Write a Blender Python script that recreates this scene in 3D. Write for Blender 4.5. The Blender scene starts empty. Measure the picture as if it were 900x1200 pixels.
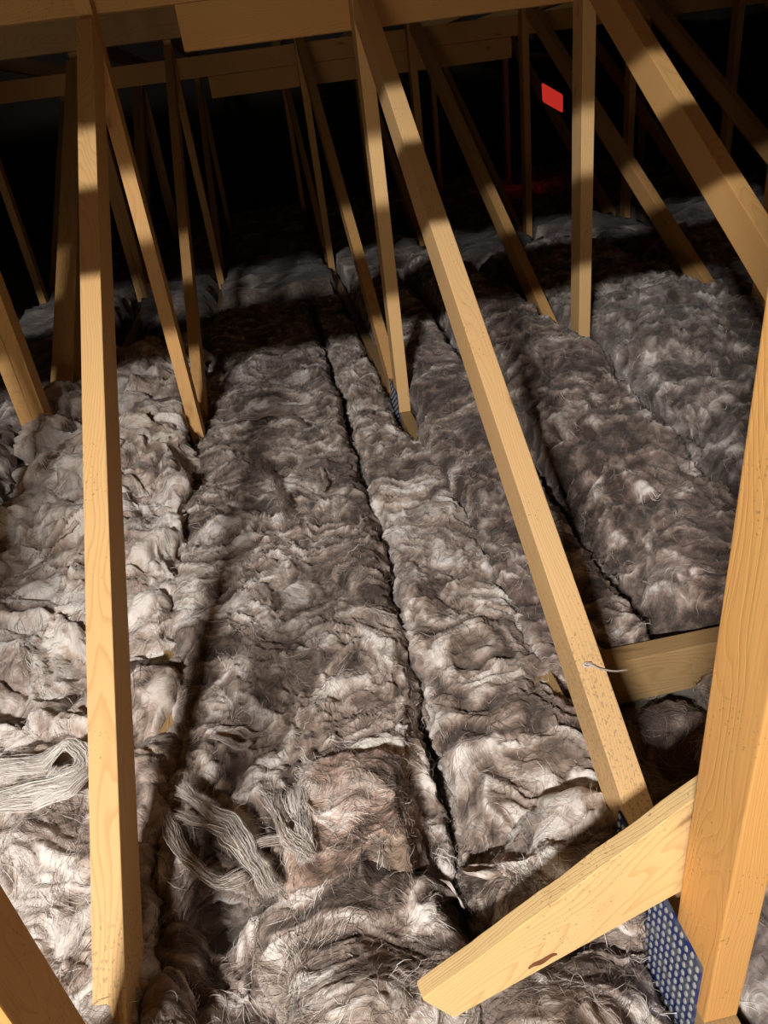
import bpy, bmesh, math, random
import numpy as np
from mathutils import Matrix, Vector

S = 0.85                      # metres per layout unit (camera height above the quilt)
ZF = -1.15                    # ceiling board level in layout units (camera at 0)
scene = bpy.context.scene
col = scene.collection
rng = np.random.RandomState(7)
random.seed(7)

# ------------------------------------------------------------------ camera
F = 860.0
N = np.array([205, 1495, F]); N = N / np.linalg.norm(N)
D = np.array([-160, -(495 - .137 * 160), F]); D = D / np.linalg.norm(D); D -= D.dot(N) * N; D /= np.linalg.norm(D)
Cx = np.cross(N, D)
Bm = np.array([Cx, D, -N])    # rows: world axes in image axes
def W(x, y, z):               # layout units -> world metres (ceiling board at z = 0)
    return Vector((x * S, y * S, (z - ZF) * S))
cam = bpy.data.cameras.new('camera'); camo = bpy.data.objects.new('camera', cam); col.objects.link(camo)
cam.sensor_fit = 'VERTICAL'; cam.sensor_height = 36.0; cam.lens = 36.0 * F / 1200.0
right = Vector(Bm[:, 0]); up = -Vector(Bm[:, 1]); back = -Vector(Bm[:, 2])
m = Matrix((right, up, back)).transposed().to_4x4(); m.translation = W(0, 0, 0)
camo.matrix_world = m
cam.clip_start = .02; cam.clip_end = 60
scene.camera = camo

# ------------------------------------------------------------------ light and exposure
world = bpy.data.worlds.new('attic_dark'); scene.world = world; world.use_nodes = True
world.node_tree.nodes['Background'].inputs[0].default_value = (.8, .75, .7, 1)
world.node_tree.nodes['Background'].inputs[1].default_value = 0.0006
def area(name, loc, target, sx, sy, power, color):
    l = bpy.data.lights.new(name, 'AREA'); l.shape = 'RECTANGLE'; l.size = sx; l.size_y = sy
    l.energy = power; l.color = color
    o = bpy.data.objects.new(name, l); col.objects.link(o)
    a = W(*loc); b = W(*target)
    z = (a - b).normalized(); x = Vector((1, 0, 0)); y = z.cross(x).normalized(); x = y.cross(z)
    mm = Matrix((x, y, z)).transposed().to_4x4(); mm.translation = a; o.matrix_world = mm
    return o
area('tube_lamp', (-1.02, -1.5, 1.05), (-.1, 1.6, -1), .34, .03, 99, (1, .95, .89))
area('beam_fill', (-.40, -1.3, -.95), (-.35, 0, .35), .45, .45, 12.0, (1, .84, .62))  # added fill light low behind the camera, no real source; lifts upper beams
scene.view_settings.view_transform = 'Standard'; scene.view_settings.look = 'None'
scene.view_settings.gamma = 1; scene.view_settings.use_curve_mapping = False
scene.view_settings.exposure = 0.0
scene.cycles.max_bounces = 8; scene.cycles.diffuse_bounces = 5
scene.cycles.sample_clamp_indirect = 4

# ------------------------------------------------------------------ helpers
def tag(o, label=None, cat=None, group=None, kind=None):
    if label: o['label'] = label
    if cat: o['category'] = cat
    if group: o['group'] = group
    if kind: o['kind'] = kind
    return o
def link(name, me, mat, parent=None, loc=None):
    o = bpy.data.objects.new(name, me); col.objects.link(o)
    if mat and len(me.materials) == 0: me.materials.append(mat)
    if parent: o.parent = parent
    if loc is not None: o.location = loc
    return o
def empty(name, loc):
    o = bpy.data.objects.new(name, None); col.objects.link(o); o.location = loc; o.empty_display_size = .05
    return o

class NT:
    def __init__(s, name):
        s.m = bpy.data.materials.new(name); s.m.use_nodes = True
        s.t = s.m.node_tree; s.n = s.t.nodes; s.bsdf = s.n['Principled BSDF']
    def add(s, typ, **kw):
        nd = s.n.new(typ)
        for k, v in kw.items():
            if k.startswith('i_'):
                key = k[2:]; key = int(key) if key.isdigit() else key.replace('_', ' ')
                if hasattr(v, 'is_output'): s.t.links.new(v, nd.inputs[key])
                else: nd.inputs[key].default_value = v
            else: setattr(nd, k, v)
        return nd
    def math(s, op, a, b=None, c=None):
        nd = s.n.new('ShaderNodeMath'); nd.operation = op
        for i, v in enumerate((a, b, c)):
            if v is None: continue
            if hasattr(v, 'is_output'): s.t.links.new(v, nd.inputs[i])
            else: nd.inputs[i].default_value = v
        return nd.outputs[0]
    def vmath(s, op, a, b=None, scale=None):
        nd = s.n.new('ShaderNodeVectorMath'); nd.operation = op
        for i, v in enumerate((a, b)):
            if v is None: continue
            if hasattr(v, 'is_output'): s.t.links.new(v, nd.inputs[i])
            else: nd.inputs[i].default_value = v
        if scale is not None: nd.inputs['Scale'].default_value = scale
        return nd.outputs[0]
    def ramp(s, fac, stops):
        nd = s.n.new('ShaderNodeValToRGB'); s.t.links.new(fac, nd.inputs[0])
        e = nd.color_ramp.elements
        while len(e) < len(stops): e.new(.5)
        for i, (p, c) in enumerate(stops):
            e[i].position = p; e[i].color = (*c, 1) if len(c) == 3 else c
        return nd.outputs[0]
    def mix(s, fac, a, b, mode='MIX'):
        nd = s.n.new('ShaderNodeMix'); nd.data_type = 'RGBA'; nd.blend_type = mode
        for idx, v in ((0, fac), (6, a), (7, b)):
            if hasattr(v, 'is_output'): s.t.links.new(v, nd.inputs[idx])
            elif idx == 0: nd.inputs[0].default_value = v
            else: nd.inputs[idx].default_value = (*v, 1)
        return nd.outputs[2]
    def link(s, a, b): s.t.links.new(a, s.bsdf.inputs[b])

# ------------------------------------------------------------------ materials
def wood(name, base, dark, seed=0., dirt=None, ring=1.0):
    k = NT(name)
    tc = k.add('ShaderNodeTexCoord').outputs['Object']
    oi = k.add('ShaderNodeObjectInfo').outputs['Random']
    off = k.add('ShaderNodeCombineXYZ', i_0=k.math('MULTIPLY', oi, 37.0), i_1=k.math('MULTIPLY', oi, 3.1), i_2=seed)
    p = k.vmath('ADD', tc, off.outputs[0])
    warp = k.add('ShaderNodeTexNoise', i_Vector=k.vmath('MULTIPLY', p, (1.1, 5, 5)), i_Scale=1.6, i_Detail=2.0)
    wv = k.vmath('SCALE', k.vmath('SUBTRACT', warp.outputs['Color'], (.5, .5, .5)), scale=.12)
    q = k.vmath('MULTIPLY', k.vmath('ADD', p, wv), (.06, 1, 1))
    # growth rings about a pith line outside the section
    wave = k.add('ShaderNodeTexWave', wave_type='RINGS', rings_direction='X', wave_profile='SAW',
                 i_Vector=k.vmath('ADD', q, (0, .05, .02)), i_Scale=78.0, i_Distortion=1.6, i_Detail=2.0, i_Detail_Scale=1.4)
    fine = k.add('ShaderNodeTexNoise', i_Vector=k.vmath('MULTIPLY', p, (7, 260, 260)), i_Scale=1.0, i_Detail=3.0)
    blot = k.add('ShaderNodeTexNoise', i_Vector=k.vmath('MULTIPLY', p, (3, 9, 9)), i_Scale=1.0, i_Detail=3.0)
    g = k.ramp(wave.outputs['Fac'], [(0, (0, 0, 0)), (.62, (.12, .12, .12)), (.92, (1, 1, 1)), (1, (.2, .2, .2))])
    c = k.mix(k.math('MULTIPLY', g, .42 * ring), base, dark)
    c = k.mix(k.math('MULTIPLY', fine.outputs['Fac'], .28), c, tuple(v * .72 for v in base))
    c = k.mix(k.math('MULTIPLY', k.math('SUBTRACT', blot.outputs['Fac'], .35), .7), c, tuple(min(1, v * f) for v, f in zip(base, (.98, .80, .62))))
    # knots
    vor = k.add('ShaderNodeTexVoronoi', i_Vector=k.vmath('MULTIPLY', k.vmath('ADD', p, wv), (1, 2.2, 2.2)), i_Scale=3.4)
    kn = k.ramp(vor.outputs['Distance'], [(0, (1, 1, 1)), (.035, (.8, .8, .8)), (.06, (.25, .25, .25)), (.11, (0, 0, 0))])
    c = k.mix(k.math('MULTIPLY', kn, .65), c, (.20, .075, .02))
    # handling marks, tiny dark specks
    sp = k.add('ShaderNodeTexNoise', i_Vector=p, i_Scale=260.0, i_Detail=2.0)
    spm = k.add('ShaderNodeTexNoise', i_Vector=p, i_Scale=7.0, i_Detail=2.0)
    sf = k.math('MULTIPLY', k.math('GREATER_THAN', sp.outputs['Fac'], .66), k.math('GREATER_THAN', spm.outputs['Fac'], .56))
    c = k.mix(k.math('MULTIPLY', sf, .45), c, (.12, .07, .035))
    if dirt:                                  # grey scuffing near one end of the piece (local x range)
        sep = k.add('ShaderNodeSeparateXYZ', i_0=tc).outputs[0]
        a, b = dirt
        win = k.math('MULTIPLY', k.math('SMOOTH_MIN', k.math('MULTIPLY', k.math('SUBTRACT', sep, a), 18.), 1., .2),
                     k.math('SMOOTH_MIN', k.math('MULTIPLY', k.math('SUBTRACT', b, sep), 18.), 1., .2))
        win = k.math('MAXIMUM', win, 0.)
        sc = k.add('ShaderNodeTexNoise', i_Vector=k.vmath('MULTIPLY', p, (170, 260, 260)), i_Scale=1., i_Detail=3., i_Roughness=.6)
        mk = k.math('MULTIPLY', k.math('MULTIPLY', k.math('GREATER_THAN', sc.outputs['Fac'], .585), win), .4)
        mk = k.math('MINIMUM', k.math('MAXIMUM', k.math('MULTIPLY', mk, k.math('GREATER_THAN', k.math('MULTIPLY', sep, k.math('SUBTRACT', a, sep)), -99.)), 0.), .5)
        c = k.mix(mk, c, (.16, .13, .10))
    k.t.links.new(c, k.bsdf.inputs['Base Color'])
    k.bsdf.inputs['Roughness'].default_value = .62
    k.bsdf.inputs['Specular IOR Level'].default_value = .3
    bh = k.math('ADD', k.math('MULTIPLY', g, -.5), fine.outputs['Fac'])
    bp = k.add('ShaderNodeBump', i_Strength=.35, i_Distance=.0012, i_Height=bh)
    k.link(bp.outputs[0], 'Normal')
    return k.m
M_wood = wood('pine_timber', (.72, .43, .17), (.50, .235, .065))
M_woodL = wood('pine_timber_pale', (.78, .52, .24), (.50, .26, .085), 2.0)
M_woodO = wood('pine_timber_orange', (.66, .36, .12), (.46, .20, .05), 5.0, ring=.6)
M_plank = wood('pine_plank_pale', (.82, .59, .29), (.50, .30, .11), 9.0, ring=1.1)
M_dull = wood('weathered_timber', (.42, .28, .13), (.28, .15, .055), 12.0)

def wool(name, white=0.0, tint=(1, 1, 1), gold=0.0):
    k = NT(name)
    tc = k.add('ShaderNodeTexCoord').outputs['Object']
    oi = k.add('ShaderNodeObjectInfo').outputs['Random']
    pale = k.add('ShaderNodeAttribute', attribute_name='pale').outputs['Fac']
    p = k.vmath('ADD', tc, k.add('ShaderNodeCombineXYZ', i_0=k.math('MULTIPLY', oi, 17.0), i_1=k.math('MULTIPLY', oi, 5.3), i_2=0.).outputs[0])
    def nz(v, sc, det=2., rough=.5, out='Color'):
        return k.add('ShaderNodeTexNoise', i_Vector=v, i_Scale=sc, i_Detail=det, i_Roughness=rough).outputs[out]
    w1 = k.vmath('SCALE', k.vmath('SUBTRACT', nz(p, 7.), (.5, .5, .5)), scale=.50)
    w2 = k.vmath('SCALE', k.vmath('SUBTRACT', nz(p, 24.), (.5, .5, .5)), scale=.10)
    q = k.vmath('ADD', k.vmath('ADD', p, w1), w2)
    st1 = nz(k.vmath('MULTIPLY', q, (7, 75, 40)), 1., 5., .65, 'Fac')
    st2 = nz(k.vmath('MULTIPLY', k.vmath('ADD', q, (3, 1, 2)), (95, 10, 40)), 1., 5., .65, 'Fac')
    self_ = k.ramp(nz(p, 6., 1., .5, 'Fac'), [(.42, (0, 0, 0)), (.58, (1, 1, 1))])
    st = k.mix(self_, st1, st2)
    patch = nz(k.vmath('ADD', q, (7, 7, 7)), 16., 3., .6, 'Fac')
    v = k.math('ADD', k.math('ADD', k.math('MULTIPLY', st, .62), k.math('MULTIPLY', patch, .34)), k.math('MULTIPLY', pale, .52))
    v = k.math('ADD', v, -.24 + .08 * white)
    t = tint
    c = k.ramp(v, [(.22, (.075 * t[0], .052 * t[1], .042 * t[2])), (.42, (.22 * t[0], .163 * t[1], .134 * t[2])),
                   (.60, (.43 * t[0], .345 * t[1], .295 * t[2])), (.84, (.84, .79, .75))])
    if gold:
        gm = k.ramp(nz(k.vmath('ADD', p, (1, 9, 3)), 6., 2., .5, 'Fac'), [(.5, (0, 0, 0)), (.66, (1, 1, 1))])
        c = k.mix(k.math('MULTIPLY', gm, gold * .6), c, (.48, .36, .25))
    k.t.links.new(c, k.bsdf.inputs['Base Color'])
    k.bsdf.inputs['Roughness'].default_value = .75
    k.bsdf.inputs['Specular IOR Level'].default_value = .3
    k.bsdf.inputs['Sheen Weight'].default_value = .2
    bh = k.math('ADD', st, k.math('MULTIPLY', patch, .7))
    bp = k.add('ShaderNodeBump', i_Strength=.6, i_Distance=.008, i_Height=bh)
    k.link(bp.outputs[0], 'Normal')
    return k.m
M_wool = wool('mineral_wool_brown', -.35)
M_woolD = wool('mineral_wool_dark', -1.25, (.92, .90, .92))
M_woolW = wool('mineral_wool_pale', 1.9, (1.25, 1.27, 1.3), .45)
M_woolG = wool('mineral_wool_grey', -.8, (.88, .95, 1.02))
M_woolF = wool('mineral_wool_flap', .5, (1.3, 1.15, 1.08), .8)
M_woolP = wool('mineral_wool_soft_pale', 1.1, (1.1, 1.1, 1.1))
M_woolM = wool('mineral_wool_mixed', .4, (1.05, 1.05, 1.05), .2)

def fibre_mat():
    k = NT('glass_fibre')
    a = k.add('ShaderNodeAttribute', attribute_name='shade').outputs['Fac']
    c = k.ramp(a, [(0, (.09, .065, .052)), (.35, (.23, .175, .145)), (.65, (.44, .365, .315)), (1, (.82, .78, .74))])
    k.t.links.new(c, k.bsdf.inputs['Base Color'])
    k.bsdf.inputs['Roughness'].default_value = .45
    return k.m
M_fibre = fibre_mat()
def plain(name, c, rough=.6, metal=0., emit=None, es=0., var=.25, sc=30.):
    k = NT(name)
    tc = k.add('ShaderNodeTexCoord').outputs['Object']
    n = k.add('ShaderNodeTexNoise', i_Vector=tc, i_Scale=sc, i_Detail=4.).outputs['Fac']
    cc = k.mix(k.math('MULTIPLY', n, var * 2), c, tuple(v * .45 for v in c))
    k.t.links.new(cc, k.bsdf.inputs['Base Color'])
    k.bsdf.inputs['Roughness'].default_value = rough; k.bsdf.inputs['Metallic'].default_value = metal
    if emit: k.bsdf.inputs['Emission Color'].default_value = (*emit, 1); k.bsdf.inputs['Emission Strength'].default_value = es
    return k.m
M_board = plain('ceiling_board', (.25, .22, .18), .9)
M_felt = plain('roof_felt', (.022, .018, .015), .95)
M_brick = plain('dark_block_wall', (.05, .04, .035), .95)
def plate_mat():
    k = NT('blue_nail_plate_steel')
    tc = k.add('ShaderNodeTexCoord').outputs['Object']
    n = k.add('ShaderNodeTexNoise', i_Vector=tc, i_Scale=42., i_Detail=1.).outputs['Fac']
    c = k.ramp(n, [(.42, (.012, .035, .22)), (.50, (.03, .06, .22)), (.58, (.13, .16, .24))])
    k.t.links.new(c, k.bsdf.inputs['Base Color'])
    k.bsdf.inputs['Metallic'].default_value = .35; k.bsdf.inputs['Roughness'].default_value = .42
    return k.m
M_plate = plate_mat()
M_tooth = plain('zinc_teeth', (.62, .64, .66), .35, .6)
M_red = plain('red_glowing_panel', (.4, .01, .01), .5, 0, (1, .05, .035), .45, .5, 12.)

# ------------------------------------------------------------------ noise
def _h(ix, iy, iz, s):
    h = (ix * 374761393 + iy * 668265263 + iz * 2147483647 + s * 974711) & 0xffffffff
    h = ((h ^ (h >> 13)) * 1274126177) & 0xffffffff
    h = ((h ^ (h >> 16)) * 2246822519) & 0xffffffff
    return (h ^ (h >> 15)) & 0xffffffff
def noise(P, s=0):
    P = np.asarray(P, dtype=np.float64)
    I = np.floor(P).astype(np.int64); f = P - I; u = f * f * f * (f * (f * 6 - 15) + 10)
    r = 0
    for dx in (0, 1):
        wx = u[..., 0] if dx else 1 - u[..., 0]
        for dy in (0, 1):
            wy = u[..., 1] if dy else 1 - u[..., 1]
            for dz in (0, 1):
                wz = u[..., 2] if dz else 1 - u[..., 2]
                h = _h(I[..., 0] + dx, I[..., 1] + dy, I[..., 2] + dz, s)
                gx = (h & 1023) / 511.5 - 1; gy = ((h >> 10) & 1023) / 511.5 - 1; gz = ((h >> 20) & 1023) / 511.5 - 1
                r = r + wx * wy * wz * (gx * (f[..., 0] - dx) + gy * (f[..., 1] - dy) + gz * (f[..., 2] - dz))
    return r * 1.3
def fbm(P, s=0, o=3, g=.5, l=2.03):
    a = 1.; r = 0; P = np.asarray(P)
    for i in range(o):
        r = r + a * noise(P, s + i * 7); P = P * l; a *= g
    return r
def nvec(P, s): return np.stack([noise(P, s), noise(P, s + 31), noise(P, s + 61)], -1)
def sm(x): x = np.clip(x, 0, 1); return x * x * (3 - 2 * x)

# ------------------------------------------------------------------ insulation builder
def profile(n, width, wall, rad=.045):
    """samples of (across 0..1 in metres, height factor 0..1) of a soft-edged slab"""
    tot = wall * 2 + width; s = np.linspace(0, tot, n)
    x = np.clip(s - wall, 0, width)
    hl = np.clip(s / wall, 0, 1); hr = np.clip((tot - s) / wall, 0, 1)
    h = np.minimum(hl, hr)
    e = np.minimum(x, width - x)
    rr = min(rad, width * .45)
    t = np.clip(e / rr, 0, 1)
    h = h * (1 - .30 * (1 - np.sqrt(np.clip(1 - (1 - t) ** 2, 0, 1))))
    return x / width, h
def interp(poly):
    ys = [p[0] for p in poly]; vs = [p[1] for p in poly]
    return lambda y: np.interp(y, ys, vs)
NSTR = [0]
def wool_piece(name, L, R, y0, y1, top, mat, label, seed, cat='insulation', group=None, lump=.022, fold=.013, fine=.0045,
               res=.0050, strands=6000, slen=.045, zf=ZF, parent=None, rough_edge=.014, shade=.55, wrad=.00034, wild=0., endrag=.02, foldf=11., aniso=(1, 1)):
    L = L if callable(L) else (interp(L) if isinstance(L, list) else (lambda y, v=L: np.full_like(y, v)))
    R = R if callable(R) else (interp(R) if isinstance(R, list) else (lambda y, v=R: np.full_like(y, v)))
    topf = top if callable(top) else (lambda x, y, v=top: np.full_like(x, v))
    ym = (y0 + y1) / 2
    width = float(np.mean(R(np.linspace(y0, y1, 9)) - L(np.linspace(y0, y1, 9))))
    wall = abs(-1.0 - zf) if top is None else float(np.mean(topf(np.array([(L(np.array([ym]))[0] + R(np.array([ym]))[0]) / 2]), np.array([ym])))) - zf
    wall = max(wall, .05)
    # y samples: finer near the camera
    ys = [0.]; yy = y0
    while ys[-1] < (y1 - y0):
        st = max(res * .8, res * .8 * math.hypot(ys[-1] + y0, 1.0) / 1.25); ys.append(ys[-1] + st)
    ty = np.array(ys) / ys[-1]
    nw = max(5, int(wall / (res * 1.6)))
    dist = math.hypot(max(y0, .3) * .6 + y0 * .4, 1.0)
    nx = max(14, int((width + 2 * wall) / (res * max(1., dist / 1.25))))
    px, hx = profile(nx, width, wall)
    yl = y1 - y0
    e = np.minimum(ty * yl, (1 - ty) * yl); t = np.clip(e / .06, 0, 1)
    hy = 1 - .3 * (1 - np.sqrt(np.clip(1 - (1 - t) ** 2, 0, 1)))
    k = np.linspace(0, 1, nw, endpoint=False)
    ty = np.concatenate([np.zeros(nw), ty, np.ones(nw)]); hy = np.concatenate([k * hy[0], hy, (k * hy[-1])[::-1]])
    ny = len(ty)
    Y = y0 + ty * yl
    X = L(Y)[:, None] + (R(Y) - L(Y))[:, None] * px[None, :]
    Yg = np.repeat(Y[:, None], nx, 1)
    # ragged torn ends
    sgn = np.where(ty[:, None] < .5, 1., -1.)
    Yg = Yg + fbm(np.stack([X * 6, X * 0 + sgn, X * 0 + seed], -1), seed, 3) * endrag * 3 * (np.abs(ty[:, None] - .5) * 2) ** 8
    Z = zf + (topf(X, Yg) - zf) * hx[None, :] * hy[:, None]
    P = np.stack([X, Yg, Z], -1)
    def normals(P):
        a = np.gradient(P, axis=0); b = np.gradient(P, axis=1); n = np.cross(b, a)
        l = np.linalg.norm(n, axis=-1, keepdims=True); n = n / np.maximum(l, 1e-9)
        return n
    n = normals(P); n = n * 1.0
    if np.mean(n[ny // 2, nx // 2, 2]) < 0: n = -n; flip = True
    else: flip = False
    q = P.copy(); q[..., 2] *= 1.3
    w = nvec(q * 3.6, seed + 3) * .36 + nvec(q * 11., seed + 9) * .12
    low = sm((Z - zf) / .06)[..., None]
    big = fbm(q * 4.5, seed, 2)
    qw = q + w
    sel = sm(.5 + noise(q * 3.3, seed + 77) * 2.2)
    def locks(A, B, sd):
        f1 = fbm(qw * np.array(A), seed + sd, 3, .55); f2 = fbm(qw * np.array(B) + 5., seed + sd + 3, 3, .55)
        return f1 * sel + f2 * (1 - sel)
    lk = locks((8, 24, 14), (24, 8, 14), 5)            # tufts combed along a swirling grain
    lk2 = locks((24, 66, 40), (66, 24, 40), 105)
    cr = -np.exp(-(locks((3.2, 9, 6), (9, 3.4, 6), 205) / .05) ** 2)   # creases between folds
    P = P + n * (big * lump + lk * fold * 1.15 + cr * fold * .6 + lk2 * fine * 1.3)[..., None] * low
    P = P + nvec(q * 9, seed + 40) * rough_edge * low
    P = P + nvec(q * 26, seed + 50) * rough_edge * .45 * low
    if wild:
        P = P + nvec(qw * 5, seed + 70) * wild * low
        P = P + n * (np.abs(fbm(qw * 4.2, seed + 90, 2)) * 2 - .4)[..., None] * wild * .9 * low
    pale = .5 + lk * .55 + lk2 * .35 + fbm(qw * 7, seed + 300, 3, .6) * .85 + noise(q * 2.2, seed + 310) * .35 + cr * .12
    P[..., 2] = np.maximum(P[..., 2], zf + .001)
    n2 = normals(P);  n2 = -n2 if flip else n2
    # mesh
    Wd = P * S; Wd[..., 2] -= ZF * S
    c = np.array([float(Wd[..., 0].mean()), float(Wd[..., 1].mean()), float((zf - ZF) * S)])
    V = (Wd - c).reshape(-1, 3)
    ii = np.arange(ny * nx).reshape(ny, nx)
    a, b, cc, d = ii[:-1, :-1].ravel(), ii[:-1, 1:].ravel(), ii[1:, 1:].ravel(), ii[1:, :-1].ravel()
    Fc = np.stack([a, b, cc, d], -1)
    if flip: Fc = Fc
    me = fast_mesh(name, V, Fc, True, pale.ravel(), 'pale')
    o = link(name, me, mat, parent, Vector(c) if parent is None else Vector(c) - parent.location)
    if parent is None: tag(o, label, cat, group)
    elif label: o['label'] = label
    if strands:
        st = strand_mesh(name, P, n2, ny, nx, int(strands * .8), slen * 1.15, seed, c, shade, wrad, pale)
        so = link('loose_fibres', st, M_fibre, o, (0, 0, 0)); so['kind'] = 'stuff'
    return o
def fast_mesh(name, V, Fc, smooth=False, attr=None, an='shade'):
    me = bpy.data.meshes.new(name)
    me.vertices.add(len(V)); me.vertices.foreach_set('co', np.ascontiguousarray(V, dtype=np.float32).ravel())
    k = Fc.shape[1]
    me.loops.add(len(Fc) * k); me.loops.foreach_set('vertex_index', Fc.astype(np.int32).ravel())
    me.polygons.add(len(Fc)); me.polygons.foreach_set('loop_start', np.arange(len(Fc), dtype=np.int32) * k)
    if attr is not None:
        at = me.attributes.new(an, 'FLOAT', 'POINT'); at.data.foreach_set('value', attr.astype(np.float32))
    me.update(calc_edges=True)
    if smooth: me.polygons.foreach_set('use_smooth', np.ones(len(Fc), dtype=bool))
    return me
def ribbons(paths, wid, nrm):
    """paths (n,k,3), wid (n,k), nrm (n,k,3) -> V,F"""
    n, k, _ = paths.shape
    tan = np.gradient(paths, axis=1); side = np.cross(tan, nrm); side /= np.maximum(np.linalg.norm(side, axis=-1, keepdims=True), 1e-9)
    A = paths - side * wid[..., None]; B = paths + side * wid[..., None]
    V = np.stack([A, B], 2).reshape(-1, 3)
    base = (np.arange(n) * k * 2)[:, None] + np.arange(k - 1)[None, :] * 2
    Fq = np.stack([base, base + 1, base + 3, base + 2], -1).reshape(-1, 4)
    return V, Fq
def strand_mesh(name, P, nn, ny, nx, count, slen, seed, c, shade, wrad, pale):
    r = np.random.RandomState(seed + 11)
    i0 = r.rand(count) * (ny - 3) + 1; j0 = r.rand(count) * (nx - 3) + 1
    K = 7
    gi = np.gradient(P, axis=0); gj = np.gradient(P, axis=1)
    li = np.maximum(np.linalg.norm(gi, axis=-1), .002); lj = np.maximum(np.linalg.norm(gj, axis=-1), .002)
    def samp(A, i, j):
        a = np.clip(np.floor(i).astype(int), 0, ny - 2); b = np.clip(np.floor(j).astype(int), 0, nx - 2)
        fi = np.clip(i - a, 0, 1); fj = np.clip(j - b, 0, 1)
        if A.ndim == 3: fi = fi[:, None]; fj = fj[:, None]
        return (A[a, b] * (1 - fi) + A[a + 1, b] * fi) * (1 - fj) + (A[a, b + 1] * (1 - fi) + A[a + 1, b + 1] * fi) * fj
    ln = slen * (.35 + 1.3 * r.rand(count) ** 2); step = ln / K
    kink = r.randn(count) * .22
    i, j = i0.copy(), j0.copy(); pts = []; nms = []
    liftm = r.rand(count) ** 7 * .012 + .0004
    for s in range(K + 1):
        p = samp(P, i, j); q = samp(nn, i, j)
        t = s / K
        pts.append(p + q * (liftm * (math.sin(math.pi * min(1, t * 1.0)) * 1.2 + .25 * t))[:, None]); nms.append(q)
        th = noise(p * 3.1, seed) * 8.0 + noise(p * 10., seed + 1) * 4.0 + kink * (1 + s * .35)
        i = np.clip(i + np.cos(th) * step / samp(li, i, j), 1, ny - 2); j = np.clip(j + np.sin(th) * step / samp(lj, i, j), 1, nx - 2)
    pts = np.stack(pts, 1); nms = np.stack(nms, 1) + r.randn(count, 1, 3) * .5
    d = np.maximum(.6, np.linalg.norm(pts[:, 0], axis=-1))
    wd = (wrad * (.45 + .8 * r.rand(count)) * (0.55 + .45 * d) )[:, None] * (1 - .6 * np.abs(np.linspace(-1, 1, K + 1)))[None, :]
    V, Fq = ribbons(pts, wd / S, nms)
    V = V * S; V[:, 2] -= ZF * S; V = V - c
    sh = np.clip((shade - .55) * .8 + samp(pale, i0, j0) * .95 + r.randn(count) * .10, 0, 1)
    NSTR[0] += len(Fq) * 2
    return fast_mesh('loose_fibres', V, Fq, False, np.repeat(sh, (K + 1) * 2))

# ------------------------------------------------------------------ timber builder
def timber(name, p0, p1, wdir, w, t, mat, parent=None, ends=(0, 0), bev=.0018, seg=1, wane=0., seed=0):
    """bar from p0 to p1 (layout units, centre line); w is its size along wdir, t across both; ends shear the cuts along wdir"""
    a, b = W(*p0), W(*p1); x = (b - a); Ln = x.length; x.normalize()
    y = Vector(wdir); y = (y - y.dot(x) * x).normalized(); z = x.cross(y)
    w *= S; t *= S
    bm = bmesh.new(); rows = []
    for k in range(seg + 1):
        f = k / seg; row = []
        for (sy, sz) in ((-1, -1), (1, -1), (1, 1), (-1, 1)):
            xx = -Ln / 2 + Ln * f + sy * w / 2 * (ends[0] * (1 - f) + ends[1] * f)
            row.append(bm.verts.new((xx, sy * w / 2, sz * t / 2)))
        rows.append(row)
    for k in range(seg):
        for q in range(4):
            bm.faces.new((rows[k][q], rows[k][(q + 1) % 4], rows[k + 1][(q + 1) % 4], rows[k + 1][q]))
    bm.faces.new(rows[0][::-1]); bm.faces.new(rows[-1])
    bmesh.ops.recalc_face_normals(bm, faces=bm.faces)
    if bev:
        ed = [e for e in bm.edges if len(e.link_faces) == 2 and e.calc_face_angle(0) > .5]
        bmesh.ops.bevel(bm, geom=ed, offset=bev, segments=2, affect='EDGES', profile=.6)
    if seg > 1:
        rr = random.Random(seed)
        ph = [rr.random() * 6 for _ in range(4)]
        for v in bm.verts:
            u = v.co.x / max(Ln, .01) * 6
            v.co.y += math.sin(u + ph[0]) * .0012; v.co.z += math.sin(u * .8 + ph[1]) * .0009
            if wane and v.co.y > w * .3:
                v.co.y -= wane * max(0, math.sin(u * 4 + ph[2]) + .4 * math.sin(u * 13 + ph[3]))
    me = bpy.data.meshes.new(name); bm.to_mesh(me); bm.free()
    o = link(name, me, mat)
    mm = Matrix((x, y, z)).transposed().to_4x4(); mm.translation = (a + b) / 2
    if parent:
        o.parent = parent; mm.translation = mm.translation - parent.location
    o.matrix_local = mm
    return o

# ------------------------------------------------------------------ the shell
def slab(name, lo, hi, mat, kind='structure'):
    bm = bmesh.new(); bmesh.ops.create_cube(bm, size=1)
    a, b = W(*lo), W(*hi); c = (a + b) / 2; d = b - a
    for v in bm.verts: v.co = Vector((v.co.x * d.x, v.co.y * d.y, v.co.z * d.z))
    me = bpy.data.meshes.new(name); bm.to_mesh(me); bm.free()
    o = link(name, me, mat, None, c); o['kind'] = kind
    return o
XA, XB, YA, YB = -4.2, 6.2, -3.2, 10.5
slab('floor', (XA, YA, ZF - .03), (XB, YB, ZF), M_board)
slab('wall_back', (XA, YB, ZF), (XB, YB + .1, 2.6), M_brick)
slab('wall_left', (XA - .1, YA, ZF), (XA, YB, 2.6), M_brick)
slab('wall_right', (XB, YA, ZF), (XB + .1, YB, 2.6), M_brick)
slab('wall_front', (XA, YA - .1, ZF), (XB, YA, 2.6), M_brick)
slab('ceiling', (XA, YA, 2.6), (XB, YB, 2.65), M_felt)

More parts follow.
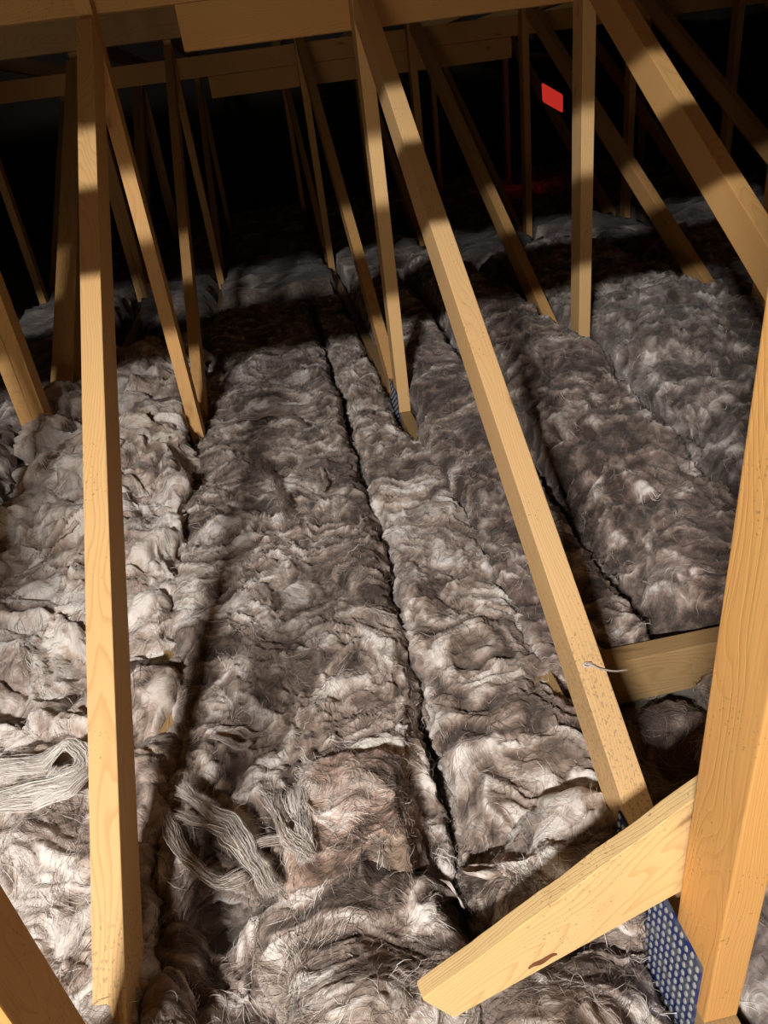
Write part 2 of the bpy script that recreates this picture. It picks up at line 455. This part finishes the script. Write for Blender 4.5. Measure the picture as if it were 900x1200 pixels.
# ------------------------------------------------------------------ trusses
TH = .043
VY = [(.415, .495), (2.50, 2.58), (5.18, 5.26), (7.86, 7.94)]
def vz_bottom(y): return -1.03
def truss(x, label, near_left=None, mats=None, webs=(0, 1, 2, 3), diags=(0, 1, 2), short=False, double=False):
    """x = left face of the truss"""
    mv = mats or {}
    xc = x + TH / 2
    e = empty('roof_truss', W(xc, .4, ZF))
    tag(e, label, 'roof truss', 'roof trusses')
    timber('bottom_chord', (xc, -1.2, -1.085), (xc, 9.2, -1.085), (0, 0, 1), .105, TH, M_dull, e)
    timber('top_chord', (xc, 2.42, .46), (xc, 9.2, .46), (0, 0, 1), .10, TH, M_wood, e)
    timber('rafter', (xc, -3.0, 2.45), (xc, 2.42, .48), (0, 0, 1), .10, TH, M_wood, e)
    for i in webs:
        a, b = VY[i]
        zt = .41 if i else (-.33 if short else 1.17)
        if double: timber('vertical_web', (xc - TH - .001, (a + b) / 2, -1.03), (xc - TH - .001, (a + b) / 2, zt), (0, 1, 0), b - a, TH, M_wood, e, seg=8, seed=i + 3)
        timber('vertical_web', (xc, (a + b) / 2, -1.03), (xc, (a + b) / 2, zt), (0, 1, 0), b - a, TH, mv.get('v%d' % i, M_wood), e, seg=8, seed=i)
    # diagonals: centre lines in the truss plane
    DG = [((.60, -1.035), (2.40, .405 - .26 + .015)), ((2.72, -1.0), (5.10, .32)), ((5.42, -1.0), (7.8, .32))]
    for i in diags:
        (ya, za), (yb, zb) = DG[i]
        if i == 0:   # through the measured line of the front edge
            n = Vector((0, -.548, .836)); off = .043
            ya, za = .52, -.988 + .655 * (.52 - .558); yb = 2.46; zb = -.988 + .655 * (yb - .558)
            ya += .548 * off; yb += .548 * off; za -= .836 * off; zb -= .836 * off
            wd = .086
        else: wd = .082
        timber('diagonal_web', (xc, ya, za), (xc, yb, zb), (0, -.55, .83), wd, TH, mv.get('q%d' % i, M_wood), e, seg=8, seed=i + 5)
        if double: timber('diagonal_web', (xc - TH - .001, ya, za), (xc - TH - .001, yb, zb), (0, -.55, .83), wd, TH, M_wood, e, seg=8, seed=i + 8)
    return e
T = {}
xs = [(-1.57, 'shadowed timber truss left of the post pair at the left edge, second truss out'),
      (-.908, 'timber truss whose post and strut pair stand at the left edge beside pale wool'),
      (-.408, 'truss with the long brightly lit strut left of the broad central quilt, brown shaded sides'),
      (.345, 'truss with the long lit central strut and big orange post with blue plate'),
      (1.03, 'truss with upright post behind the domed quilt and thick strut at top right'),
      (1.745, 'truss in the right background with slanted strut ending behind the right hand wool mound'),
      (2.46, 'dim truss in the right background, next beyond the right hand wool mound'),
      (3.17, 'dim truss at far right background, fourth right of the central quilts'),
      (3.88, 'darkest truss at far right background, outermost on the right')]
M_L0 = wood('pine_strut_left', (.78, .50, .22), (.50, .26, .09), 2.0, dirt=(-1.2, -.82), ring=1.2)
M_Q0 = wood('pine_strut_centre', (.76, .50, .24), (.54, .29, .11), 4.0, dirt=(-1.0, -.62), ring=.7)
for x, lb in xs:
    mats = {}
    if x == -.408: mats = {'q0': M_L0, 'v0': M_woodO, 'v1': M_wood}
    if x == .345: mats = {'q0': M_Q0, 'v0': M_woodO, 'v1': M_woodL}
    if x == 1.03: mats = {'q0': M_wood, 'v1': M_woodL}
    wv = (0, 1, 2, 3)
    T[x] = truss(x, lb, mats=mats, webs=wv, short=(x == -.408), double=(x == -.908))

# nail plates: big visible one on the central truss, small one by its next post
def nail_plate(parent, x, ya, yb, za, zb, rows, cols, lbl=None):
    a, b = W(x - .0035, ya, za), W(x, yb, zb)
    bm = bmesh.new(); bmesh.ops.create_cube(bm, size=1); d = b - a
    for v in bm.verts: v.co = Vector((v.co.x * d.x, v.co.y * d.y, v.co.z * d.z))
    me = bpy.data.meshes.new('nail_plate'); bm.to_mesh(me); bm.free()
    ctr = (a + b) / 2
    o = link('nail_plate', me, M_plate, parent, ctr - parent.location)
    if lbl: o['label'] = lbl
    V = []; Fq = []
    h = d.z; wv = d.y
    for r in range(rows):
        for c in range(cols):
            yy = -wv / 2 + wv * (c + .5) / cols; zz = -h / 2 + h * (r + .5 + (.25 if c % 2 else -.25)) / rows
            ry, rz = wv / cols * .27, h / rows * .30
            b0 = len(V)
            for kx, sc_ in ((-d.x / 2 - .0001, 1.), (-d.x / 2 - .0022, .6)):
                for q in range(8):
                    an = q * math.pi / 4
                    V.append((kx, yy + math.cos(an) * ry * sc_ , zz + math.sin(an) * rz * sc_ + .25 * ry * sc_ * math.cos(an)))
            for q in range(8):
                q2 = (q + 1) % 8
                Fq.append((b0 + q, b0 + q2, b0 + 8 + q2, b0 + 8 + q))
            for q in (0, 2, 4):
                Fq.append((b0 + 8, b0 + 8 + q + 1, b0 + 8 + q + 2, b0 + 8 + (q + 3) % 8))
            # dark slot beside the tooth
    tm = fast_mesh('punched_teeth', np.array(V), np.array(Fq))
    t = link('punched_teeth', tm, M_tooth, o, (0, 0, 0)); t['kind'] = 'stuff'; t['label'] = 'rows of punched zinc teeth'
    return o
nail_plate(T[.345], .345, .434, .66, -1.132, -.94, 11, 18, 'blue galvanised nail plate')
nail_plate(T[.345], .345, 2.50, 2.66, -1.13, -.95, 9, 9, 'small blue nail plate')

# ------------------------------------------------------------------ cross timbers
def lone(o, label, cat, group=None): tag(o, label, cat, group); return o
yA = 2.58 + .022; yB = 5.26 + .022
lone(timber('ceiling_binder', (-2.6, yA, .335), (4.0, yA, .335), (0, 0, 1), .11, TH, M_wood), 'horizontal timber along the top edge behind the left strut, nearest cross timber', 'timber beam')
lone(timber('splice_board', (-.15, yA, .222), (1.62, yA, .222), (0, 0, 1), .115, TH, M_wood, ends=(.0, 0)), 'knotty square ended board at top left centre, fixed under the nearest cross timber', 'timber board')
lone(timber('ceiling_binder', (-2.6, yB, .25), (4.0, yB, .25), (0, 0, 1), .11, TH, M_wood), 'dim cross timber in the background behind the knotty board', 'timber beam')
lone(timber('splice_board', (-.20, yB, .136), (1.7, yB, .136), (0, 0, 1), .115, TH, M_wood), 'dim square ended board under the background cross timber', 'timber board')
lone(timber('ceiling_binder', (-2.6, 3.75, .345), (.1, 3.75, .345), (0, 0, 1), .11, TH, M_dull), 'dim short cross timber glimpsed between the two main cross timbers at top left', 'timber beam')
# binders carried by the near posts (above and behind the lens; they break the lamp's beam)
lone(timber('ceiling_binder', (-3.6, .393, .335), (4.2, .393, .335), (0, 0, 1), .125, TH, M_wood), 'cross timber on the near posts, above the frame', 'timber beam')
lone(timber('ceiling_binder', (-3.6, .393, .70), (4.2, .393, .70), (0, 0, 1), .40, TH, M_wood), 'wide board on the near posts, above the frame', 'timber board')
# low cross joist between quilts, right of centre
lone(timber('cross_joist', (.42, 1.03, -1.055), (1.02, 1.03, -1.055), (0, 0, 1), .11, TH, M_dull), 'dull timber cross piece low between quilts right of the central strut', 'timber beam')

# pale brace board wedged in front of the central strut
def ray(px, py, y):
    p = np.array([px - 450, py - 600, F]); t = y / (p @ D); return np.array([p @ Cx * t, y, -(p @ N) * t])
pr_t, pr_b = np.array([.372, .530, -.792]), np.array([.360, .514, -.925])
pl_t, pl_b = ray(487, 1168, .425), ray(528, 1192, .440)
def plank():
    # front face corners (left end cut on the skew), thickness away from the camera
    rt, rb = ray(803, 946, .515), ray(790, 1057, .500)
    lt, lb = ray(495, 1173, .452), ray(532, 1194, .452)
    lm = ray(497, 1183, .452)
    Xd = (rt - lt); Xd /= np.linalg.norm(Xd); Ud = rt - rb; Ud /= np.linalg.norm(Ud)
    nb = np.cross(Xd, Ud); nb = nb / np.linalg.norm(nb)
    if nb[1] < 0: nb = -nb
    nb = nb + np.array([0, 0, -.12]); nb /= np.linalg.norm(nb)
    th = .027
    ext = Xd * .05
    nseg = 26
    bm = bmesh.new(); front = []; back_ = []
    c0 = (rt + lb) / 2
    for k in range(nseg + 1):
        f = k / nseg
        t = lt + (rt + ext - lt) * f; b = lb + (rb + ext - lb) * f
        wob = .0007 * math.sin(f * 23) + .0009 * max(0, math.sin(f * 31 + 1)) ** 4
        t = t + Ud * (wob if 0 < k < nseg else 0)
        front.append((t, (t + b) / 2, b)); off = nb * th
        tt = t + off + Ud * .5 * wob
        back_.append((tt, (t + b) / 2 + off, b + off))
    def wv(p): v = W(*p); return v
    org = wv(c0)
    # local frame: x along the board
    ux = (wv(rt) - wv(lt)).normalized(); uy = Vector(Ud); uy = (uy - uy.dot(ux) * ux).normalized(); uz = ux.cross(uy)
    R = Matrix((ux, uy, uz)).transposed(); Ri = R.inverted()
    fv = [[bm.verts.new(Ri @ (wv(p) - org)) for p in r] for r in front]
    bv = [[bm.verts.new(Ri @ (wv(p) - org)) for p in r] for r in back_]
    for k in range(nseg):
        for q in (0, 1):
            bm.faces.new((fv[k][q], fv[k + 1][q], fv[k + 1][q + 1], fv[k][q + 1]))
            bm.faces.new((bv[k][q + 1], bv[k + 1][q + 1], bv[k + 1][q], bv[k][q]))
        bm.faces.new((fv[k][0], bv[k][0], bv[k + 1][0], fv[k + 1][0]))
        bm.faces.new((fv[k][2], fv[k + 1][2], bv[k + 1][2], bv[k][2]))
    bm.faces.new((fv[0][0], fv[0][1], fv[0][2], bv[0][2], bv[0][1], bv[0][0]))
    bm.faces.new((fv[-1][2], fv[-1][1], fv[-1][0], bv[-1][0], bv[-1][1], bv[-1][2]))
    bmesh.ops.recalc_face_normals(bm, faces=bm.faces)
    ed = [e for e in bm.edges if len(e.link_faces) == 2 and e.calc_face_angle(0) > .7]
    bmesh.ops.bevel(bm, geom=ed, offset=.002, segments=2, affect='EDGES')
    me = bpy.data.meshes.new('brace_board'); bm.to_mesh(me); bm.free()
    o = link('brace_board', me, M_plank)
    mm = R.to_4x4(); mm.translation = org; o.matrix_world = mm
    # bark-filled split near the lower edge
    V = []; n = 12
    gm = bmesh.new(); top = []; bot = []
    for k in range(n + 1):
        f = k / n; x = .005 + f * .042; hgt = .0042 * math.sin(math.pi * f) ** .7 * (1 + .3 * math.sin(k * 2.3))
        zc = None
        top.append((x, -.018 + f * .003 + hgt)); bot.append((x, -.018 + f * .003 - hgt * .5))
    return o, org, R
pb, porg, pR = plank()
tag(pb, 'short pale brace board with grained face and bark streak, lying across the central strut foot', 'timber board')
def bark_streak():
    # thin sliver proud of the board, between two picture-measured ends on its front face
    p0, p1, p2 = ray(803, 946, .515), ray(790, 1057, .500), ray(532, 1194, .452)
    pn = np.cross(p1 - p0, p2 - p0)
    def on(px, py):
        r = np.array(ray(px, py, 1.)); return r * ((pn @ p0) / (pn @ r))
    a = on(619, 1134); b = on(652, 1117)
    bm = bmesh.new(); n = 12; vs = []
    A = W(*a); B = W(*b); up_ = Vector((0, .1, 1)).normalized(); nrm = -((B - A).cross(up_)).normalized()
    if nrm.y > 0: nrm = -nrm
    for k in range(n + 1):
        f = k / n; p = A.lerp(B, f) + up_ * .0008 * math.sin(k * .8)
        h = .0034 * math.sin(math.pi * min(1, max(0, f))) ** .6 + .0003
        vs.append((bm.verts.new(p + up_ * h + nrm * .0006), bm.verts.new(p + nrm * .002), bm.verts.new(p - up_ * h + nrm * .0006), bm.verts.new(p - nrm * .008)))
    for k in range(n):
        for q in range(4):
            bm.faces.new((vs[k][q], vs[k][(q + 1) % 4], vs[k + 1][(q + 1) % 4], vs[k + 1][q]))
    bm.faces.new(vs[0]); bm.faces.new(vs[-1][::-1])
    bmesh.ops.recalc_face_normals(bm, faces=bm.faces)
    bm.transform(pb.matrix_world.inverted())
    me = bpy.data.meshes.new('bark_streak'); bm.to_mesh(me); bm.free()
    o = link('bark_streak', me, plain('bark', (.22, .07, .02), .8, 0, None, 0, .5, 300.)); o.parent = pb
    o['label'] = 'dark reddish bark streak'
bark_streak()

# red glowing thing deep in the attic
def red_panel():
    e = empty('red_panel', ray_w(647, 130, 6.6))
    return e
def ray_w(px, py, y): return W(*ray(px, py, y))
def quad_panel(name, pts, th, mat, label, cat):
    P = [W(*p) for p in pts]; c = sum(P, Vector()) / 4
    bm = bmesh.new()
    f = [bm.verts.new(p - c) for p in P]; b = [bm.verts.new(p - c + Vector((0, th, 0))) for p in P]
    bm.faces.new(f); bm.faces.new(b[::-1])
    for q in range(4): bm.faces.new((f[q], b[q], b[(q + 1) % 4], f[(q + 1) % 4]))
    bmesh.ops.recalc_face_normals(bm, faces=bm.faces)
    bmesh.ops.bevel(bm, geom=list(bm.edges), offset=.004, segments=2, affect='EDGES')
    me = bpy.data.meshes.new(name); bm.to_mesh(me); bm.free()
    o = link(name, me, mat, None, c); tag(o, label, cat); return o
quad_panel('red_panel', [ray(636, 97, 4.7), ray(660, 111, 4.7), ray(660, 132, 4.7), ray(637, 119, 4.7)], .02, M_red,
           'small glowing red panel in the dark background between two posts', 'panel')

# ------------------------------------------------------------------ insulation
def slope(z0, z1, ya, yb, xk=0., xc=0.):
    return lambda x, y: z0 + (z1 - z0) * sm((y - ya) / (yb - ya)) + xk * (x - xc)
# broad central quilt
wool_piece('insulation_batt', [(.6, -.392), (1, -.392), (1.6, -.40), (4.4, -.40)], [(.6, .10), (1.0, .105), (1.6, .135), (4.4, .135)], .73, 4.4,
           lambda x, y: -1.0 + .015 * sm((y - .8) / 2.2) - .075 * np.exp(-((x - .075) / .035) ** 2 - ((y - .80) / .09) ** 2) - .03 * sm((-.30 - x) / .08) * sm((1.6 - y) / .5), M_wool, 'broad brown mineral wool quilt running away through the centre, left of the narrow dark seam',
           11, group='wool quilts laid between the trusses', strands=26000, lump=.018, fold=.012, slen=.05)
wool_piece('insulation_batt', [(.7, .118), (1.2, .135), (1.6, .15), (2.4, .16), (4.4, .18)], [(.7, .402), (2.1, .392), (2.35, .32), (4.4, .325)], .70, 4.4,
           slope(-1.01, -1.0, .8, 3), M_woolM, 'narrow wool quilt strip just right of the dark central seam, lumpy at its near end',
           23, group='wool quilts laid between the trusses', strands=14000, lump=.022, fold=.014)
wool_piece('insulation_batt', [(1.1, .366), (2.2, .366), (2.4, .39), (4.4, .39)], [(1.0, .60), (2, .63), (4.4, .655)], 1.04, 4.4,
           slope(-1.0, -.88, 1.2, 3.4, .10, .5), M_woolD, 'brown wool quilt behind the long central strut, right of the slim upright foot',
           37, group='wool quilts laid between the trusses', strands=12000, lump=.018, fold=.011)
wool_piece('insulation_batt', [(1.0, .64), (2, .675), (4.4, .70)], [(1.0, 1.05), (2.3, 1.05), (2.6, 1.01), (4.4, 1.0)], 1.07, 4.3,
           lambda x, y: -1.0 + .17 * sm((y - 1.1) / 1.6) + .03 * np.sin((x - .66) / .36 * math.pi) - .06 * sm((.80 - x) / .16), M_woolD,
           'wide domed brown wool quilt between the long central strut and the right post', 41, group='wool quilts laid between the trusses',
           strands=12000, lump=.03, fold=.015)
wool_piece('insulation_batt', 1.085, 1.72, 1.2, 4.0,
           lambda x, y: -1.0 + .17 * sm((y - 1.3) / 1.3) + .03 * np.sin((x - 1.1) * 5), M_woolG,
           'grey rumpled wool quilt at far right, between the domed quilt and big post', 53, group='wool quilts laid between the trusses',
           strands=7000, lump=.045, fold=.02, res=.008)
wool_piece('insulation_batt', 1.80, 2.42, 1.2, 4.2, slope(-.98, -.84, 1.3, 2.6), M_woolG, 'shadowy wool quilt right of the slanted background strut', 59,
           group='wool quilts laid between the trusses', strands=1500, lump=.04, fold=.02, res=.014)
# crumpled pale quilt left
wool_piece('insulation_batt', [(.9, -.93), (4.4, -.93)], [(.9, -.352), (1.8, -.36), (2.2, -.42), (4.4, -.425)], .96, 3.5,
           lambda x, y: -1.0 + .13 * sm((y - 1.3) / 1.2) - .022 * sm((x + .6) / .2), M_woolW,
           'crumpled pale wool quilt left of the broad central quilt, behind the lit left strut', 67, group='wool quilts laid between the trusses',
           strands=20000, lump=.07, fold=.015, slen=.06, wild=.035, shade=.7)
wool_piece('insulation_batt', [(.9, -1.5), (4.4, -1.5)], -.98, .9, 2.75, slope(-.95, -.84, 1, 2.4), M_woolG,
           'greyish wool quilt at the left edge beyond the post pair', 71, group='wool quilts laid between the trusses', strands=3000, lump=.05, fold=.02, res=.012)
# near left torn quilt
wool_piece('insulation_batt', [(.2, -1.05), (1.1, -1.05)], [(.2, -.38), (1.1, -.355)], .25, 1.09,
           lambda x, y: -1.0 - .02 * x * 0, M_woolW, 'torn pale wool clump in the lower left corner between the two lit posts', 79,
           group='loose wool clumps', strands=14000, lump=.07, fold=.009, slen=.06, wild=.016, shade=.7, res=.005)
# near clumps
BA = bpy.data.objects['insulation_batt']
def clump(L, R, y0, y1, top, mat, label, seed, **kw):
    o = dict(lump=.07, fold=.006, fine=.0026, res=.0042, wild=.004, strands=4000, rough_edge=.012); o.update(kw)
    return wool_piece('insulation_clump', L, R, y0, y1, top, mat, label, seed, group='loose wool clumps', **o)
clump([(.3, -.19), (.72, -.185)], [(.3, .03), (.6, .085), (.72, .085)], .30, .715, lambda x, y: -1.0 - .02 * sm((.5 - y) / .2), M_woolM,
      'pale fluffy wool mound at bottom centre, left of the brace board tip', 83, strands=12000, shade=.6)
clump([(.3, .105), (.8, .108)], [(.3, .33), (.8, .34)], .555, .69, lambda x, y: -.93 - .03 * sm((x - .2) / .1), M_woolP,
      'greyish wool clump with white left edge, directly behind the pale brace board', 89, strands=7000, fold=.01)
clump([(.3, .02), (.8, .04)], .20, .33, .435, lambda x, y: -.995 + 0 * x, M_woolM, 'wool tuft in front of the lower edge of the pale brace board', 90, strands=3000)
clump(.10, .335, .28, .56, lambda x, y: -1.035 - .02 * sm((x - .2) / .1), M_woolM, 'wispy wool below the brace board beside the blue nail plate', 91, strands=7000, wild=.01)
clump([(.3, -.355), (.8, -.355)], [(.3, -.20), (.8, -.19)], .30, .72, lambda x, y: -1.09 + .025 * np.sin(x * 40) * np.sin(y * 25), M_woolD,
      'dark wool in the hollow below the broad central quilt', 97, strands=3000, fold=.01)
clump([(.3, -.36), (.8, -.365)], [(.45, -.235), (.64, -.32)], .33, .64, lambda x, y: -1.0 - .03 * sm((y - .5) / .15), M_woolM,
      'small pale wool tuft at the foot of the lit left strut', 101, strands=4000, fold=.008, lump=.015, wild=.0, shade=.7)
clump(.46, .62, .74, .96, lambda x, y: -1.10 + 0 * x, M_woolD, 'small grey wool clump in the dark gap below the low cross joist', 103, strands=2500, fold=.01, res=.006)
clump(.66, .80, .80, .985, lambda x, y: -1.04 + 0 * x, M_woolG, 'little curled wool heap against the low cross joist near the big post', 104, strands=2500, fold=.01, res=.006)
clump(.43, 1.0, .2, .68, lambda x, y: -1.05 + 0 * x, M_woolG, 'grey wool in the bottom right corner beyond the big orange post', 107, strands=2500, res=.01)
# torn flap of the central quilt
wool_piece('torn_flap', [(.70, -.155), (.90, -.12)], [(.70, .035), (.90, .05)], .70, .90, lambda x, y: -.955 - .03 * sm((.80 - y) / .1), M_woolF,
           'pinkish pale torn flap', 131, strands=5000, slen=.03, zf=-1.03, parent=BA, lump=.012, fold=.006, fine=.003, res=.0038, rough_edge=.02, shade=.7)

def wisp(name, pts, rad, n, shade, parent=None, label=None, cat=None, seed=5, wrad=.00035, loose=.5):
    """bundle of long fibres along a measured path (layout units)"""
    r = np.random.RandomState(seed); P = np.array(pts, float); K = 22
    t = np.linspace(0, len(P) - 1, K); i = np.clip(t.astype(int), 0, len(P) - 2); f = (t - i)[:, None]
    p0 = P[np.maximum(i - 1, 0)]; p1 = P[i]; p2 = P[i + 1]; p3 = P[np.minimum(i + 2, len(P) - 1)]
    C_ = .5 * (2 * p1 + (p2 - p0) * f + (2 * p0 - 5 * p1 + 4 * p2 - p3) * f * f + (3 * p1 - p0 - 3 * p2 + p3) * f ** 3)
    tan = np.gradient(C_, axis=0); tan /= np.linalg.norm(tan, axis=1, keepdims=True)
    upv = np.array([0, 0, 1.]); sd = np.cross(tan, upv); sd /= np.maximum(np.linalg.norm(sd, axis=1, keepdims=True), 1e-6); nn = np.cross(sd, tan)
    ang = r.rand(n) * 6.28; rr = rad * r.rand(n) ** .6 * 1.3
    tt = np.linspace(0, 1, K)[None, :]
    tw = ang[:, None] + tt * r.randn(n)[:, None] * 2.2
    env = (.5 + .5 * np.sin(tt * 9 + seed)) * .5 + .6
    rr = rr[:, None] * env * (1 + loose * np.sin(tt * 6 * r.rand(n)[:, None] + 6 * r.rand(n)[:, None]))
    Q = C_[None] + sd[None] * (np.cos(tw) * rr * 1.25)[..., None] + nn[None] * (np.sin(tw) * rr * .6)[..., None]
    off = np.cumsum(r.randn(n, K, 3) * .12, axis=1); off -= off.mean(1, keepdims=True)
    Q = Q + off * rad * 1.1 + nvec(Q * 22, seed) * rad * 1.8
    wd = wrad * (.5 + r.rand(n))[:, None] * (1.05 - np.abs(np.linspace(-1, 1, K))[None] ** 4)
    nm = nn[None] + r.randn(n, 1, 3) * .7
    V, Fq = ribbons(Q, wd, np.broadcast_to(nm, Q.shape))
    c = C_.mean(0); V = (V - c) * S
    me = fast_mesh(name, V, Fq, False, np.repeat(np.clip(shade + r.randn(n) * .14, 0, 1), K * 2))
    loc = W(*c); o = link(name, me, M_fibre, parent, loc if parent is None else loc - parent.location)
    if label: o['label'] = label
    if cat: o['category'] = cat
    NSTR[0] += len(Fq) * 2
    return o
def onz(px, py, z):
    p = np.array([px - 450, py - 600, F]); t = -z / (p @ N); return (p @ Cx * t, p @ D * t, z)
def path(z, *q): return [onz(a, b, z) for a, b in q]
wisp('wool_wisp', path(-.965, (212, 925), (240, 945), (275, 975), (300, 1020), (318, 1046)), .008, 260, .85, BA, 'pale twisted wisp', seed=3)
wisp('wool_wisp', path(-.97, (205, 955), (250, 968), (290, 985), (345, 982)), .006, 150, .72, BA, 'pale twisted wisp', seed=4)
wisp('wool_wisp', path(-.985, (192, 950), (212, 995), (250, 1030), (290, 1028)), .006, 130, .6, BA, 'pale twisted wisp', seed=6)
wisp('wool_wisp', path(-.955, (340, 925), (352, 955), (358, 985), (350, 1012)), .008, 190, .95, BA, 'pale twisted wisp', seed=7)
wisp('wool_wisp', path(-.955, (318, 930), (325, 965), (345, 990), (372, 1005)), .007, 140, .8, BA, 'pale twisted wisp', seed=8)
wisp('wool_wisp', path(-.975, (245, 860), (265, 868), (282, 875), (295, 870)), .004, 90, .85, BA, 'pale twisted wisp', seed=9)
wisp('wool_wisp', path(-.975, (352, 885), (370, 897), (392, 909)), .004, 90, .9, BA, 'pale twisted wisp', seed=10)
wisp('wool_wisp', path(-.965, (360, 500), (330, 485), (290, 492), (250, 500)), .006, 60, .5, BA, 'pale twisted wisp', seed=11)
wisp('wool_wisp', path(-.965, (298, 533), (318, 560), (335, 590), (340, 620)), .014, 70, .42, BA, seed=12)
wisp('wool_wisp', path(-.965, (378, 548), (382, 566), (374, 578)), .005, 60, .7, BA, seed=13)
hank = wisp('wool_hank', path(-.935, (-30, 912), (10, 898), (50, 890), (80, 876), (97, 884), (97, 902), (85, 915), (55, 926), (0, 938), (-30, 940)), .010, 1100, 1.05, None,
     'white twisted hank of fibre looped against the lit left strut', 'fibre hank', seed=14, wrad=.0004)
wisp('wool_hank_2', path(-.94, (-30, 935), (10, 940), (40, 932), (60, 915), (70, 902)), .008, 420, 1.0, hank, seed=15).name = 'hank_tail'
def onQ0(px, py):
    # point on the front face line of the central strut
    p = np.array([px - 450, py - 600, F]); a, b = -(p @ N), p @ D
    # a*t = -.988 + .655*(b*t - .558)
    t = (-.988 - .655 * .558) / (a - .655 * b); return (p @ Cx * t, b * t - .006, a * t + .008)
wisp('fibre_tuft', [onQ0(684, 777), onQ0(680, 781), onQ0(687, 783), onQ0(690, 778), onQ0(684, 779), onQ0(692, 781), onQ0(700, 785), onQ0(716, 788), onQ0(733, 786)], .0012, 16, .85, None,
     'small white fibre tuft caught on the long central strut', 'fibre tuft', seed=16, wrad=.0004)
wisp('fibre_strand', [onz(515, 1030, -.955), onz(525, 1034, -.94), onz(535, 1048, -.95), onz(543, 1064, -1.0)], .001, 8, 1., None,
     'single long white fibre strand arching over the dark gap left of the brace board', 'fibre strand', seed=17, wrad=.0007)
pl_ = bpy.data.lights.new('red_fill', 'POINT'); pl_.energy = .10; pl_.color = (1, .05, .03); pl_.shadow_soft_size = .05  # added red point light without a fitting, tints the far posts and floor
po_ = bpy.data.objects.new('red_fill', pl_); col.objects.link(po_); po_.location = W(*ray(606, 195, 7.2))
# far quilts
k = 0
for (xa, xb) in ((-1.56, -1.0), (-.84, -.43), (-.35, .32), (.41, 1.0), (1.10, 1.72), (1.8, 2.42), (2.52, 3.13), (3.23, 3.84)):
    lb = ['behind the post pair at the left edge', 'behind the crumpled pale quilt', 'beyond the end of the broad central quilt', 'beyond the domed quilt',
          'beyond the grey rumpled quilt', 'right of the slanted background strut', 'two bays right of the domed quilt', 'at the far right edge of the attic'][k]
    wool_piece('insulation_batt', xa, xb, 4.45 if xa > -1.1 else 3.4, 8.6, lambda x, y: -.93 + .0 * x, M_woolG, 'dim wool quilt in the dark background, ' + lb, 120 + k * 7,
               group='dim background quilts', strands=1200, lump=.06, fold=.03, res=.02)
    k += 1
print('fibre tris', NSTR[0])
